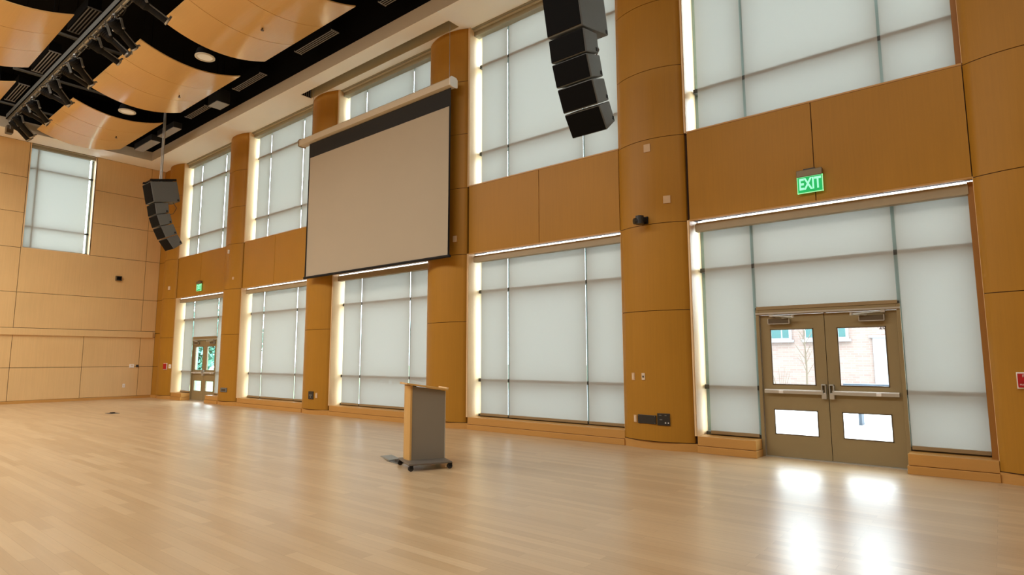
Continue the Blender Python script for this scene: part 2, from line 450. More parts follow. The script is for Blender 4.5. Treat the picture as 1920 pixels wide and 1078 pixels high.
for k in range(5):
    x0, x1 = L[k], L[k] + W
    wn[0] += 1
    e = struct(empty('window_%d' % wn[0], (0, 0, 0)), 'tall upper window: ' + uppname[k])
    m = MB(); frame_bars(m, x0, ZS, ZC, [ZS + .06, 5.835, 7.82, ZC - .05]); m.build('window_frame', [M['alu'], M['alu_dark']], e)
    MB().box(x0 + .03, x1 - .04, YG - .004, YG + .004, ZS + .03, ZC).build('glass_pane', M['glass'], e)
    j = MB(); j.box(x0 - .006, x0, .0, .47, ZS + .03, ZC); j.box(x1, x1 + .006, 0, .47, ZS + .03, ZC)
    j.builds('jamb', M['wood_edge'], e)
    MB().box(x1 - .062, x1, .12, .30, ZS + .03, ZC).build('side_channel', M['wood_dark'], e)
    h = MB(); h.box(x0, x1 - .03, .14, .30, ZC - .15, ZC - .05, 0); h.box(x0, x1 - .03, .10, .30, ZC - .05, ZC - .025, 1); h.box(x0, x1 - .02, .05, .30, ZC - .022, ZC, 0)
    h.build('shade_headbox', [M['headbox'], M['headbox_l']], e)
    zt_ = ZC - .1
    shade(x0 + .105, x0 + .832, ZS + .04, zt_, 'narrow left roller shade in ' + uppname[k], False)
    shade(x0 + .87, x0 + 2.678, ZS + .04, zt_, 'wide middle roller shade in ' + uppname[k], False)
    shade(x0 + 2.714, x0 + W - .066, ZS + .04, zt_, 'narrow right roller shade in ' + uppname[k], False)
# end-wall window
wn[0] += 1
e = struct(empty('window_%d' % wn[0], (0, 0, 0)), 'window high in the end wall')
xg = XE - .275
m = MB()
for y in (-4.16, -3.92, -2.34): m.box(xg - .05, xg + .05, y - .03, y + .03, 5.07, ZC)
for z in (5.1, 5.82, 7.82, ZC - .05): m.box(xg - .05, xg + .05, -4.16, -2.30, z - .03, z + .03, 1)
m.build('window_frame', [M['alu'], M['alu_dark']], e)
MB().box(xg - .004, xg + .004, -4.16, -2.3, 5.07, ZC).build('glass_pane', M['glass'], e)
j = MB(); j.box(XE - .38, XE, -4.19, -4.16, 5.06, ZC); j.box(XE - .38, XE, -2.30, -2.27, 5.06, ZC); j.box(XE - .38, XE + .004, -4.16, -2.30, 5.05, 5.075)
j.builds('jamb', M['wood_edge'], e)
h = MB(); h.box(XE - .25, XE - .08, -4.16, -2.3, ZC - .13, ZC, 0); h.box(XE - .25, XE - .05, -4.16, -2.3, ZC - .03, ZC, 1); h.build('shade_headbox', [M['headbox'], M['headbox_l']], e)
t = thing('roller_shade', 'white roller shade filling the high window of the end wall', 'shade', (XE - .2, -3.23, 5.09))
MB().quad((0, -.90, .03), (0, .80, .03), (0, .80, 3.46), (0, -.90, 3.46)).build('shade_fabric', M['shade'], t, fix=False)
MB().box(-.012, .012, -.90, .80, 0, .035).build('hem_bar', M['headbox_l'], t)

# ------------------------------------------------------------------ doors
def double_door(k, n, label):
    x0 = L[k]
    e = struct(empty('door_%d' % n, (x0, 0, 0)), label)
    f = MB(); f.box(.86, .905, .28, .42, 0, 2.135); f.box(2.655, 2.70, .28, .42, 0, 2.135); f.box(.905, 2.655, .28, .42, 2.06, 2.135)
    f.build('door_frame', M['bronze'], e, bevel=.004)
    MB().box(1.765, 1.793, .371, .385, .012, 2.06).build('astragal', M['bronze_dark'], e)
    MB().box(.86, 2.70, .262, .28, 2.068, 2.092).build('frame_stop', M['alu_light'], e)
    MB().box(.905, 2.655, .27, .42, 0, .012).build('threshold', M['alu_light'], e)
    for side, (a, b) in enumerate(((.909, 1.775), (1.783, 2.651))):
        lf = MB(); px0, px1 = (a + .135, a + .72) if side == 0 else (a + .148, a + .733)
        y0, y1 = .325, .37
        lf.box(a, px0, y0, y1, .014, 2.055); lf.box(px1, b, y0, y1, .014, 2.055)
        lf.box(px0, px1, y0, y1, .014, .325); lf.box(px0, px1, y0, y1, .685, 1.037); lf.box(px0, px1, y0, y1, 1.845, 2.055)
        leaf = lf.build('door_leaf', M['bronze'], e)
        for z0, z1 in ((.325, .685), (1.037, 1.845)):
            MB().box(px0, px1, .345, .351, z0, z1).build('glass_pane', M['glass'], leaf)
            q = MB(); w_ = .012
            q.box(px0, px0 + w_, y0 - .006, y0 + .01, z0, z1); q.box(px1 - w_, px1, y0 - .006, y0 + .01, z0, z1)
            q.box(px0, px1, y0 - .006, y0 + .01, z0, z0 + w_); q.box(px0, px1, y0 - .006, y0 + .01, z1 - w_, z1)
            q.build('glazing_bead', M['bronze_dark'], leaf)
        # panic bar
        c0, c1 = (a + .03, b - .055) if side == 0 else (a + .055, b - .03)
        pb = MB(); pb.box(c0, c1, .262, .318, .915, .962, 0); pb.box(c0, c1, .268, .325, .962, .972, 1)
        xx = c0 + .2 if side == 0 else c1 - .26; pb.box(xx, xx + .06, .255, .262, .918, .958, 1)
        pb.build('push_bar', [M['alu_light'], M['white']], leaf, bevel=.003)
        lc = b - .075 if side == 0 else a + .015; w2 = .06
        lt = MB(); lt.box(lc, lc + w2, .27, .325, .855, .94)
        lt.box(lc, lc + .012, .26, .325, .94, 1.055); lt.box(lc + w2 - .012, lc + w2, .26, .325, .94, 1.055); lt.box(lc, lc + w2, .26, .325, 1.043, 1.055)
        lt.build('latch_case', M['alu_light'], leaf, bevel=.003)
        # closer
        d0 = a + .13 if side == 0 else b - .43
        cl = MB(); cl.box(d0, d0 + .29, .262, .325, 1.925, 1.995, 0)
        for bx in ((d0 - .006, d0 + .004, 1.92, 2.0), (d0 + .286, d0 + .296, 1.92, 2.0), (d0, d0 + .29, 1.918, 1.927)): cl.box(bx[0], bx[1], .256, .31, bx[2], bx[3], 1)
        s0, s1 = (d0 + .03, d0 + .36) if side == 0 else (d0 + .26, d0 - .08)
        cl.tube((s0, .235, 2.04), (s1, .20, 2.018), .011, 8, 1); cl.tube((s1, .20, 2.018), ((s0 + s1) / 2, .27, 2.0), .009, 8, 1)
        cl.tube((s1, .20, 2.0), (s1, .20, 2.036), .02, 10, 1); cl.box(min(s0, s0 + .05), s0 + .05, .225, .285, 2.025, 2.06, 1)
        cl.build('door_closer', [M['bronze_dark'], M['alu_light']], leaf)
    return e
double_door(0, 1, 'bronze glazed double doors at the far end of the window wall')
double_door(4, 2, 'bronze glazed double doors at the near end of the window wall')

# ------------------------------------------------------------------ exit signs
def exit_sign(x, z, label):
    t = thing('exit_sign', label, 'sign', (x, 0, z), 0, 'green exit signs')
    h = MB(); h.box(-.165, .165, -.075, 0, .10, .195); h.build('housing', M['exit_house'], t, bevel=.006)
    MB().box(-.075, .075, -.06, -.01, .195, .212).build('top_cap', M['blackplastic'], t)
    MB().box(-.158, .158, -.052, -.034, -.125, .105).build('sign_panel', M['exit_green'], t, bevel=.003)
    q = MB(); w_ = .007
    q.box(-.165, -.158, -.056, -.03, -.132, .105); q.box(.158, .165, -.056, -.03, -.132, .105); q.box(-.165, .165, -.056, -.03, -.132, -.125); q.box(-.165, .165, -.056, -.03, .096, .104)
    q.build('lit_edge', M['exit_edge'], t)
    text_part('EXIT', .225, M['exit_letter'], t, (.0, -.0545, -.012), (math.pi / 2, 0, 0), bold=.006, sx=.62)
    return t
exit_sign(1.785, 3.857, 'green EXIT sign on the wood panel above the near double doors')
exit_sign(L[0] + 1.87, 3.857, 'small green EXIT sign above the far double doors')

# ------------------------------------------------------------------ ceiling clouds
def cloud(x0, x1, y0, y1, label):
    t = thing('ceiling_cloud', label, 'ceiling panel', ((x0 + x1) / 2, (y0 + y1) / 2, 8.65), 0, 'curved wood ceiling clouds')
    lx = (x1 - x0) / 2; ly = (y1 - y0) / 2; n = 20; sag = .235
    def prof(y): return -sag * (1 - (y / ly) ** 2)
    bx = [-lx, -lx + 2 * lx * .345, -lx + 2 * lx * .67, lx]
    m = MB()
    for a, b in zip(bx[:-1], bx[1:]):
        vs = []
        for dz in (0, .025):
            for i in range(n + 1):
                y = -ly + 2 * ly * i / n
                vs += [(a + .007, y, prof(y) + dz), (b - .007, y, prof(y) + dz)]
        fs = []
        o2 = 2 * (n + 1)
        for i in range(n):
            fs.append((2 * i, 2 * i + 1, 2 * i + 3, 2 * i + 2)); fs.append((o2 + 2 * i, o2 + 2 * i + 2, o2 + 2 * i + 3, o2 + 2 * i + 1))
            fs.append((2 * i, 2 * i + 2, o2 + 2 * i + 2, o2 + 2 * i)); fs.append((2 * i + 1, o2 + 2 * i + 1, o2 + 2 * i + 3, 2 * i + 3))
        fs.append((0, o2, o2 + 1, 1)); fs.append((2 * n, 2 * n + 1, o2 + 2 * n + 1, o2 + 2 * n))
        lower = [f for q, f in enumerate(fs) if q % 4 == 0 and q < 4 * n]; upper = [f for q, f in enumerate(fs) if q % 4 == 1 and q < 4 * n]
        rest = [f for q, f in enumerate(fs) if q >= 4 * n or q % 4 > 1]
        for g_, sm_ in ((lower, True), (upper, True), (rest, False)): m.add(vs, g_, 0, sm_)
    o = m.build('curved_panel', M['cloud'], t)
    r = MB()
    for x in (-lx * .7, lx * .7, bx[1], bx[2]):
        pts = [(-ly * .97 + 2 * ly * .97 * i / 12) for i in range(13)]
        r.mark()
        for a, b in zip(pts[:-1], pts[1:]): r.add([(x + s1 * .03, y, prof(y) + .03 + dz) for dz in (0, .04) for y in (a, b) for s1 in (-1, 1)], [(0, 1, 3, 2), (4, 6, 7, 5), (0, 4, 5, 1), (2, 3, 7, 6), (0, 2, 6, 4), (1, 5, 7, 3)])
    r.builds('rib', M['black'], t)
    h = MB()
    for x in (-lx * .7, lx * .7):
        for y in (-ly * .8, ly * .8): h.tube((x, y, prof(y) + .03), (x, y, 1.76), .006, 6)
    h.builds('hanger_rod', M['black'], t)
    return t
CX = lambda x: 3.686 + (x - 3.686) * .967
c1 = cloud(-19.49, -15.85, -4.37, -2.05, 'curved wood ceiling cloud of the window-side row, nearest the end wall')
cloud(-14.60, -10.98, -4.37, -2.05, 'curved wood ceiling cloud of the window-side row, between the two white downlights')
cloud(-9.77, -6.12, -4.37, -2.05, 'curved wood ceiling cloud of the window-side row, highest in the photo beyond the downlights')
cloud(-14.60, -10.98, -7.95, -5.63, 'curved wood ceiling cloud beyond the lighting pipe, large one at the top left corner')
cloud(-19.45, -15.82, -7.95, -5.63, 'curved wood ceiling cloud beyond the lighting pipe, cut by the left edge')

for i, (x, y, z, lab) in enumerate(((-17.6, -2.75, 8.45, 'sprinkler head in the ceiling cloud nearest the end wall'), (-12.9, -2.75, 8.45, 'sprinkler head in the ceiling cloud between the downlights'), (-8.0, -3.05, 8.425, 'sprinkler head in the highest window-side ceiling cloud'))):
    o = MB().tube((0, 0, .03), (0, 0, -.05), .018, 8).tube((0, 0, -.05), (0, 0, -.06), .035, 10).build('sprinkler_head', M['bronze_dark'], None, loc=(x, y, z)); tag(o, lab, 'sprinkler', 'ceiling sprinkler heads')

# pendant downlights
def downlight(x, y, z, label):
    t = thing('downlight', label, 'light', (x, y, z), 0, 'round white downlights')
    MB().tube((0, 0, 0), (0, 0, .16), .215, 28, r1=.17).build('light_housing', M['blackmetal'], t)
    m = MB(); n = 28; vs = []
    for r_, zz in ((.215, 0.), (.215, -.02), (.165, -.02), (.16, 0.)):
        for k in range(n): vs.append((r_ * math.cos(2 * math.pi * k / n), r_ * math.sin(2 * math.pi * k / n), zz))
    m.add(vs, [(j * n + k, j * n + (k + 1) % n, (j + 1) * n + (k + 1) % n, (j + 1) * n + k) for j in range(3) for k in range(n)], 0, True)
    m.build('trim_ring', M['creamrim'], t)
    MB().tube((0, 0, -.012), (0, 0, .0), .162, 28).build('lens', M['cream'], t)
    MB().tube((0, 0, .16), (0, 0, 10.4 - z), .012, 8).build('stem', M['black'], t)
downlight(-10.10, -3.31, 8.37, 'round white downlight between the two upper ceiling clouds')
downlight(-14.95, -3.31, 8.37, 'round white downlight between the two lower ceiling clouds')

# linear diffusers in the black ceiling
def diffuser(x0, x1, y0, y1, z, label, dim=False, grp='slatted linear diffusers'):
    t = thing('air_diffuser', label, 'vent', ((x0 + x1) / 2, (y0 + y1) / 2, z), 0, grp)
    lx = (x1 - x0) / 2; ly = (y1 - y0) / 2; n = 4
    MB().box(-lx, lx, -ly, ly, .03, .28).tube((-lx * .8, 0, .28), (-lx * .8, 0, 10.4 - z), .008, 6).tube((lx * .8, 0, .28), (lx * .8, 0, 10.4 - z), .008, 6).build('plenum_box', M['black'], t)
    s = MB()
    for i in range(n):
        y = -ly + 2 * ly * (i + .5) / n; s.box(-lx, lx, y - ly * .085, y + ly * .085, 0, .01)
    s.builds('slat', M['darkvent'] if dim else M['greyvent'], t)
    MB().box(-lx - .01, -lx, -ly, ly, 0, .03).box(lx, lx + .01, -ly, ly, 0, .03).builds('end_frame', M['darkvent'] if dim else M['greyvent'], t)
    return t
diffuser(-6.35, -4.75, -1.31, -1.09, 9.2, 'slatted grey ceiling diffuser at the top edge, nearest of the window side')
diffuser(-9.72, -8.12, -1.31, -1.09, 9.2, 'slatted grey ceiling diffuser right of the highest ceiling cloud')
diffuser(-13.05, -11.5, -1.29, -1.07, 9.2, 'slatted grey ceiling diffuser above the left end of the screen case')
diffuser(-16.25, -14.85, -1.29, -1.07, 9.2, 'slatted grey ceiling diffuser beside the hung black box')
diffuser(-13.0, -11.5, -5.28, -5.02, 9.2, 'dim slatted diffuser left of the lighting pipe, highest one', True)
diffuser(-16.15, -14.5, -5.28, -5.02, 9.2, 'dim slatted diffuser left of the lighting pipe, second from the top')
diffuser(-19.05, -17.4, -5.30, -5.04, 9.2, 'dim slatted diffuser left of the lighting pipe, third from the top')
# hung black boxes between clouds and soffit
def hung_box(x0, x1, y0, y1, z, h, label):
    t = thing('hung_loudspeaker', label, 'loudspeaker', ((x0 + x1) / 2, (y0 + y1) / 2, z), 0, 'black boxes hung in the ceiling')
    lx = (x1 - x0) / 2; ly = (y1 - y0) / 2
    MB().box(-lx, lx, -ly, ly, .012, h).build('cabinet', M['blackplastic'], t, bevel=.01)
    MB().box(-lx + .01, lx - .01, -ly + .01, ly - .01, 0, .012).build('grey_underside', M['greyvent'], t)
    MB().tube((-lx * .7, 0, h), (-lx * .7, 0, 10.4 - z), .012, 6).tube((lx * .7, 0, h), (lx * .7, 0, 10.4 - z), .012, 6).builds('hanger_rod', M['black'], t)
hung_box(-14.1, -13.5, -1.50, -1.12, 8.9, .42, 'black box with square grey underside hung beside the middle ceiling cloud')
hung_box(-17.5, -16.2, -1.62, -1.36, 8.75, .2, 'long dark box hung behind the rods of the far line array')
hung_box(-19.2, -17.7, -1.72, -1.42, 8.65, .22, 'long dark box hung at the corner of the last ceiling cloud')

# ------------------------------------------------------------------ lighting pipe, struts and spotlights
YP, ZP = -5.0, 8.9
t = thing('lighting_pipe', 'grey lighting pipe with flat raceway running between the two rows of ceiling clouds', 'lighting bar', (-15.0, YP, ZP))
MB().tube((-4.9, 0, -.04), (7.2, 0, -.04), .03, 10).tube((-4.9, .10, .02), (7.2, .10, .02), .022, 8).builds('pipe', M['steel'], t)
MB().box(-4.8, 7.2, -.10, -.075, -.05, .10).box(-4.8, 7.2, -.10, .02, -.05, -.04).build('raceway', M['greybar'], t)
cb = MB()
for i in range(46):
    x = -4.6 + i * .25; a = random.uniform(-.08, .06); cb.path([(x, .0, -.05), (x + .06, .10 + a, -.055 + a * .3 - .02 * (a > 0)), (x + .16, .13 + a, .03), (x + .25, .02, -.05)], .010, 5)
cb.build('cable', M['blackplastic'], t)
cc = MB()
for i in range(24): x = -4.5 + i * .49; cc.box(x, x + .05, -.04, .06, -.08, .0)
cc.builds('clamp', M['steel'], t)
for i, (x, lab) in enumerate(((-12.9, 'between the two upper ceiling clouds'), (-15.88, 'below the middle pair of ceiling clouds'), (-18.83, 'nearest the end wall'))):
    t = thing('strut_channel', 'dark strut channel crossing the lighting pipe, ' + lab, 'strut', (x, -4.7, 9.035), 0, 'strut channels across the ceiling')
    MB().box(-.04, .04, -1.0, 1.35, 0, .012, 0).box(-.045, -.035, -1.0, 1.35, -.03, .012).box(.035, .045, -1.0, 1.35, -.03, .012).build('channel', M['greybar'], t)
    MB().tube((0, -.8, .012), (0, -.8, 1.38), .01, 6).tube((0, 1.2, .012), (0, 1.2, 1.38), .01, 6).builds('hanger_rod', M['black'], t)

def make_spot(x, ang, tilt, label):
    """ellipsoidal spotlight hung from the pipe; local +Y is the beam before tilting"""
    t = thing('stage_spotlight', label, 'spotlight', (x, YP, ZP - .07), ang, 'black stage spotlights on the lighting pipe')
    T = Matrix.Rotation(-tilt, 4, 'X')
    piv = Vector((0, .10, -.30))
    def tr(p): return piv + (T @ (Vector(p)))
    MB().box(-.03, .03, -.04, .04, -.05, -.012).tube((0, 0, -.05), (0, 0, -.10), .014, 8).build('clamp', M['steel'], t)
    y = MB(); y.box(-.13, .13, .02, .06, -.11, -.10)
    for s_ in (-1, 1): y.obox((s_ * .13, .07, -.205), (1, 0, 0), (0, 1, .2), (0, -.35, 1), .005, .028, .115)
    y.build('yoke', M['greybracket'], t)
    b = MB()
    b.tube(tr((0, -.20, 0)), tr((0, .02, 0)), .10, 14, r1=.11); b.tube(tr((0, .02, 0)), tr((0, .10, 0)), .11, 14, r1=.075)
    b.tube(tr((0, .10, 0)), tr((0, .46, 0)), .075, 14)
    for dy in (-.16, -.12, -.08): b.tube(tr((0, dy, 0)), tr((0, dy + .012, 0)), .115, 14)
    body = b.build('barrel', M['blackmetal'], t)
    MB().tube(tr((0, .44, 0)), tr((0, .475, 0)), .086, 14).build('lens_ring', M['steel'], t)
    MB().tube(tr((0, .47, 0)), tr((0, .479, 0)), .08, 14).build('lens', M['blackplastic'], t)
    p = MB()
    for s_ in (-1, 1): p.obox(tr((s_ * .085, .24, .02)), (1, 0, 0), T @ Vector((0, 1, 0)), T @ Vector((0, 0, 1)), .006, .20, .012)
    p.obox(tr((0, .46, .10)), (1, 0, 0), T @ Vector((0, 1, 0)), T @ Vector((0, 0, 1)), .09, .02, .008)
    p.builds('side_bracket', M['greybracket'], t)
    k = MB()
    for s_ in (-1, 1): k.tube(tr((s_ * .128, 0, 0)), tr((s_ * .165, 0, 0)), .025, 8)
    k.builds('tilt_knob', M['steel'], t)
    c = MB(); c.path([tr((0, -.21, 0)), tr((.02, -.27, .07)), Vector((.03, -.03, -.06)), Vector((.07, 0, -.03))], .009, 6); c.build('power_cord', M['blackplastic'], t)
    return t
sx = [-9.2, -10.6, -11.2, -11.9, -13.3, -13.95, -15.1, -15.75, -17.1, -17.75, -18.8, -19.3]
for i, x in enumerate(sx):
    nm = ['highest in the photo', 'second from the top', 'third from the top', 'fourth from the top', 'fifth from the top', 'sixth from the top', 'sixth from the bottom', 'fifth from the bottom',
          'fourth from the bottom', 'third from the bottom', 'second from the bottom', 'lowest near the end wall'][i]
    make_spot(x, [-.15, .35, -.3, .1, .45, -.35, .3, -.25, .5, -.3, .35, .0][i], [.45, .55, .7, .35, .6, .5, .75, .4, .6, .5, .7, .8][i], 'black stage spotlight on the lighting pipe, ' + nm)
t = thing('flood_light', 'small boxy dark floodlight at the end-wall end of the lighting pipe', 'spotlight', (-19.75, YP, ZP - .082))
MB().tube((0, 0, 0), (0, 0, -.14), .014, 8).box(-.13, .13, -.01, .01, -.16, -.14).box(-.135, -.125, -.015, .015, -.3, -.14).box(.125, .135, -.015, .015, -.3, -.14).build('yoke', M['steel'], t)
MB().box(-.12, .12, -.08, .09, -.42, -.18).build('housing', M['bronze_dark'], t, bevel=.012)
MB().box(-.10, .10, -.07, .08, -.426, -.42).build('lens', M['greybar'], t)

# ------------------------------------------------------------------ line arrays
def line_array(x, label, rz=0.):
    t = thing('line_array', label, 'loudspeaker', (x, -2.42, 5.95), rz, 'hung line-array loudspeakers')
    hw = .295
    def P(q): return [(y + 2.42, z - 5.95) for y, z in q]
    def cab(name, q, par=None):
        o = MB().prism_x(P(q), -hw, hw).build(name, M['cab'], t, bevel=.018)
        f0, f1 = P(q)[0], P(q)[1]
        dy, dz = f1[0] - f0[0], f1[1] - f0[1]; l_ = math.hypot(dy, dz); ny, nz = dz / l_, -dy / l_   # outward (towards -y)
        if ny > 0: ny, nz = -ny, -nz
        a = (f0[0] + dy * .04, f0[1] + dz * .04); b = (f0[0] + dy * .96, f0[1] + dz * .96)
        MB().prism_x([a, b, (b[0] + ny * .012, b[1] + nz * .012), (a[0] + ny * .012, a[1] + nz * .012)], -hw + .015, hw - .015).build('grille', M['grille'], o)
        lg = MB()
        for s_ in (-1, 1): lg.box(s_ * (hw + .002) - .004, s_ * (hw + .002) + .004, P(q)[2][0] - .09, P(q)[2][0] - .05, P(q)[2][1] - .0, P(q)[2][1] + .05)
        lg.builds('rigging_link', M['blackmetal'], o)
        return o
    cab('subwoofer', [(-2.55, 6.54), (-2.42, 5.955), (-1.70, 6.115), (-1.83, 6.70)])
    cab('speaker_cabinet', [(-2.395, 5.935), (-2.33, 5.612), (-1.985, 5.728), (-2.03, 6.005)])
    cab('speaker_cabinet', [(-2.32, 5.598), (-2.205, 5.287), (-1.875, 5.425), (-1.965, 5.708)])
    cab('speaker_cabinet', [(-2.19, 5.274), (-2.035, 4.962), (-1.725, 5.125), (-1.855, 5.405)])
    cab('speaker_cabinet', [(-2.015, 4.950), (-1.80, 4.655), (-1.56, 4.86), (-1.72, 5.112)])
    f = MB().prism_x(P([(-2.56, 6.56), (-2.55, 6.62), (-1.85, 6.775), (-1.84, 6.715)]), -hw + .01, -hw + .05).prism_x(P([(-2.56, 6.56), (-2.55, 6.62), (-1.85, 6.775), (-1.84, 6.715)]), hw - .05, hw - .01)
    for i in range(7):
        yy_ = -2.5 + .1 * i; zz = 6.59 + (yy_ + 2.56) * .22; f.box(-hw + .05, hw - .05, yy_ + 2.42, yy_ + 2.45, zz - 5.95, zz - 5.92)
    f.build('rigging_frame', M['blackmetal'], t)
    r = MB()
    for xx, yy_ in ((-.05, .24), (.05, .24)): r.tube((xx, yy_, .70), (xx, yy_, 9.95 - 5.95), .014, 8)
    r.tube((0, .27, .70), (0, .27, 9.95 - 5.95), .02, 8)
    r.builds('suspension_rod', M['steel'], t)
    MB().box(-.30, .30, .19, .33, 9.95 - 5.95, 10.02 - 5.95).tube((-.2, .26, 4.07), (-.2, .26, 4.45), .02, 8).tube((.2, .26, 4.07), (.2, .26, 4.45), .02, 8).build('suspension_beam', M['steel'], t)
    MB().path([(hw * .3, .55, .2), (hw * .5, .68, -.02), (hw * .3, .62, -.2), (0, .42, -.28)], .010, 6).build('signal_cable', M['bronze_dark'], t)
    return t
line_array(-15.38, 'hung dark grey line array left of the projection screen, near the end wall')
line_array(-.715, 'hung black line array cut by the top edge, right of the projection screen')

# ------------------------------------------------------------------ projection screen
t = thing('projection_screen', 'large tan projection screen lowered from its pale case in front of the windows', 'projection screen', (-7.88, -.36, 7.28))
x0, x1 = -10.78 + 7.88, -4.93 + 7.88
MB().prism_x([(-.10, -.085), (-.10, .06), (-.06, .10), (.06, .10), (.10, .06), (.10, -.085), (.05, -.10), (-.05, -.10)], x0 + .03, x1 - .03).build('screen_case', M['case'], t)
for a, b, mm in ((x0, x0 + .03, M['hem']), (x1 - .03, x1, M['case_end'])): MB().prism_x([(-.115, -.10), (-.115, .07), (-.07, .115), (.07, .115), (.115, .07), (.115, -.10), (.06, -.115), (-.06, -.115)], a, b).build('case_end_cap', mm, t, bevel=.004)
sx0, sx1 = -10.39 + 7.88, -5.02 + 7.88
m = MB(); nx = 40
def cloth(z0, z1, a, b, mi, yoff=0.):
    vs = []
    nz = 6
    for j in range(nz + 1):
        for i in range(nx + 1):
            u = i / nx; z = z0 + (z1 - z0) * j / nz; k_ = min(1, max(0, -z / 3.6))
            vs.append((a + (b - a) * u, yoff + .010 * k_ * math.sin(u * 19 + .6) + .006 * k_ * math.sin(u * 41), z))
    m.add(vs, [(j * (nx + 1) + i, j * (nx + 1) + i + 1, (j + 1) * (nx + 1) + i + 1, (j + 1) * (nx + 1) + i) for j in range(nz) for i in range(nx)], mi, True)
cloth(-.10, -.50, sx0, sx1, 1); cloth(-.50, -3.72, sx0 + .05, sx1 - .05, 0); cloth(-.50, -3.72, sx0, sx0 + .05, 1); cloth(-.50, -3.72, sx1 - .05, sx1, 1)
m.build('screen_cloth', [M['screen'], M['screen_black']], t, fix=False)
MB().tube((sx0 - .02, 0, -3.75), (sx1 + .02, 0, -3.75), .032, 10).build('bottom_bar', M['blackmetal'], t)
MB().tube((sx0 + .1, 0, .10), (sx0 + .1, 0, 1.33), .006, 6).tube((sx1 - .05, 0, .10), (sx1 - .05, 0, 1.33), .006, 6).builds('suspension_cable', M['steel'], t)

# ------------------------------------------------------------------ lectern
t = thing('lectern', 'wood and grey rolling lectern standing alone on the wooden floor', 'lectern', (-2.371, -3.409, 0), -math.atan2(.45, .893))
def wheel(x, y):
    c = MB().tube((x - .016, y, .034), (x + .016, y, .034), .034, 14).build('caster', M['rubber'], t)
    MB().box(x - .022, x - .017, y - .012, y + .028, .03, .078).box(x + .017, x + .022, y - .012, y + .028, .03, .078).box(x - .022, x + .022, y - .01, y + .03, .068, .078).build('caster_fork', M['blackmetal'], c)
for a, b in ((.257, -.253), (.257, .265), (-.257, -.265), (-.257, .265)): wheel(a, b)
MB().box(-.285, .285, -.285, .29, .072, .095).build('base_plate', M['lbase'], t, bevel=.006)
fr = arc(-.30, .0, .035, 8, -.205)
MB().prism_z(fr + [(.0, -.18), (-.30, -.18)], .06, 1.068).build('front_panel', M['lwood'], t)
def slab(xa, xb, y0, y1, z0, mat, name):
    zf = lambda y: 1.062 - .155 * (y + .19)
    return MB().add([(xa, y0, z0), (xb, y0, z0), (xb, y1, z0), (xa, y1, z0), (xa, y0, zf(y0)), (xb, y0, zf(y0)), (xb, y1, zf(y1)), (xa, y1, zf(y1))],
                    [(0, 3, 2, 1), (4, 5, 6, 7), (0, 1, 5, 4), (1, 2, 6, 5), (2, 3, 7, 6), (3, 0, 4, 7)]).build(name, mat, t)
slab(-.026, -.010, -.178, .275, .095, M['lgrey'], 'side_panel'); slab(-.29, -.274, -.178, .275, .095, M['lgrey'], 'side_panel')
slab(-.030, -.008, .276, .287, .095, M['alu_light'], 'edge_trim'); slab(-.274, -.026, .22, .23, .095, M['lwood'], 'rear_panel'); slab(-.274, -.026, -.179, -.165, .095, M['blackplastic'], 'inner_panel')
sl = math.atan(.155)
tp = MB().obox((-.15, .02, 1.062 - .155 * .21 + .020), (1, 0, 0), (0, 1, -.155), (0, .155, 1), .20, .29, .012).build('desk_top', M['lwood'], t, bevel=.004)
MB().obox((-.15, .298, 1.062 - .155 * .488 + .034), (1, 0, 0), (0, 1, -.155), (0, .155, 1), .19, .012, .016).build('book_stop', M['wood_edge'], tp)
MB().box(-.27, -.03, -.185, -.12, 1.045, 1.072).build('top_bracket', M['blackmetal'], t)
MB().box(-.272, -.028, .22, .31, .585, .60).build('shelf', M['lwood'], t)

# floor boxes
def floor_box(x, y, rz, label, lid):
    t = thing('floor_box', label, 'floor box', (x, y, 0), rz)
    MB().box(-.16, .16, -.12, .12, .001, .008).build('box_frame', M['greybar'], t)
    MB().box(-.13, .13, -.09, .09, .008, .010).build('box_recess', M['blackplastic'], t)
    if lid: MB().obox((-.27, 0, .022), (1, 0, -.10), (0, 1, 0), (.10, 0, 1), .13, .09, .005).build('lid', M['steel'], t)
    MB().box(-.04, .06, -.05, .04, .010, .030).build('socket_block', M['socket'], t)
    return t
floor_box(-2.93, -3.36, -.2, 'open grey floor box with raised lid beside the lectern', True)
floor_box(-14.62, -3.22, .0, 'small dark floor box far across the floor towards the end wall', False)

# ------------------------------------------------------------------ wall devices
AY = lambda x, k: -(math.sqrt(((.597 ** 2 + .16 ** 2) / .32) ** 2 - (x - (-(4 - k) * BAY - .643)) ** 2) - ((.597 ** 2 + .16 ** 2) / .32 - .16))
def device(name, label, cat, x, z, w, h, mat, k=None, d=.014, parts=(), group=None, y=None):
    """flat device on a pilaster (k) or at plane y"""
    yy_ = AY(x, k) if k is not None else y
    rz = 0.
    if k is not None:
        e_ = .02; rz = math.atan2(AY(x + e_, k) - AY(x - e_, k), 2 * e_)
    t = thing(name, label, cat, (x, yy_, z), rz, group)
    MB().box(-w / 2, w / 2, -d, .012, -h / 2, h / 2).build('cover_plate', mat, t, bevel=.003)
    for nm, (a, b, c, e2), mm in parts: MB().box(a, b, -d - .005, -d + .002, c, e2).build(nm, mm, t)
    return t
device('wall_plate', 'upper square blank plate on the pilaster above the black camera', 'wall plate', -.617, 4.882, .115, .135, M['plate_tan'], 4, .01)
device('wall_plate', 'lower square blank plate on the pilaster just above the black camera', 'wall plate', -.318, 3.969, .115, .125, M['plate_tan'], 4, .01)
device('light_switch', 'pale switch plate on the camera pilaster beside a thermostat-like sensor', 'switch', -1.0, 1.128, .062, .118, M['plate_tan'], 4, .01, [('rocker', (-.015, .015, -.035, .035), M['plate'])])
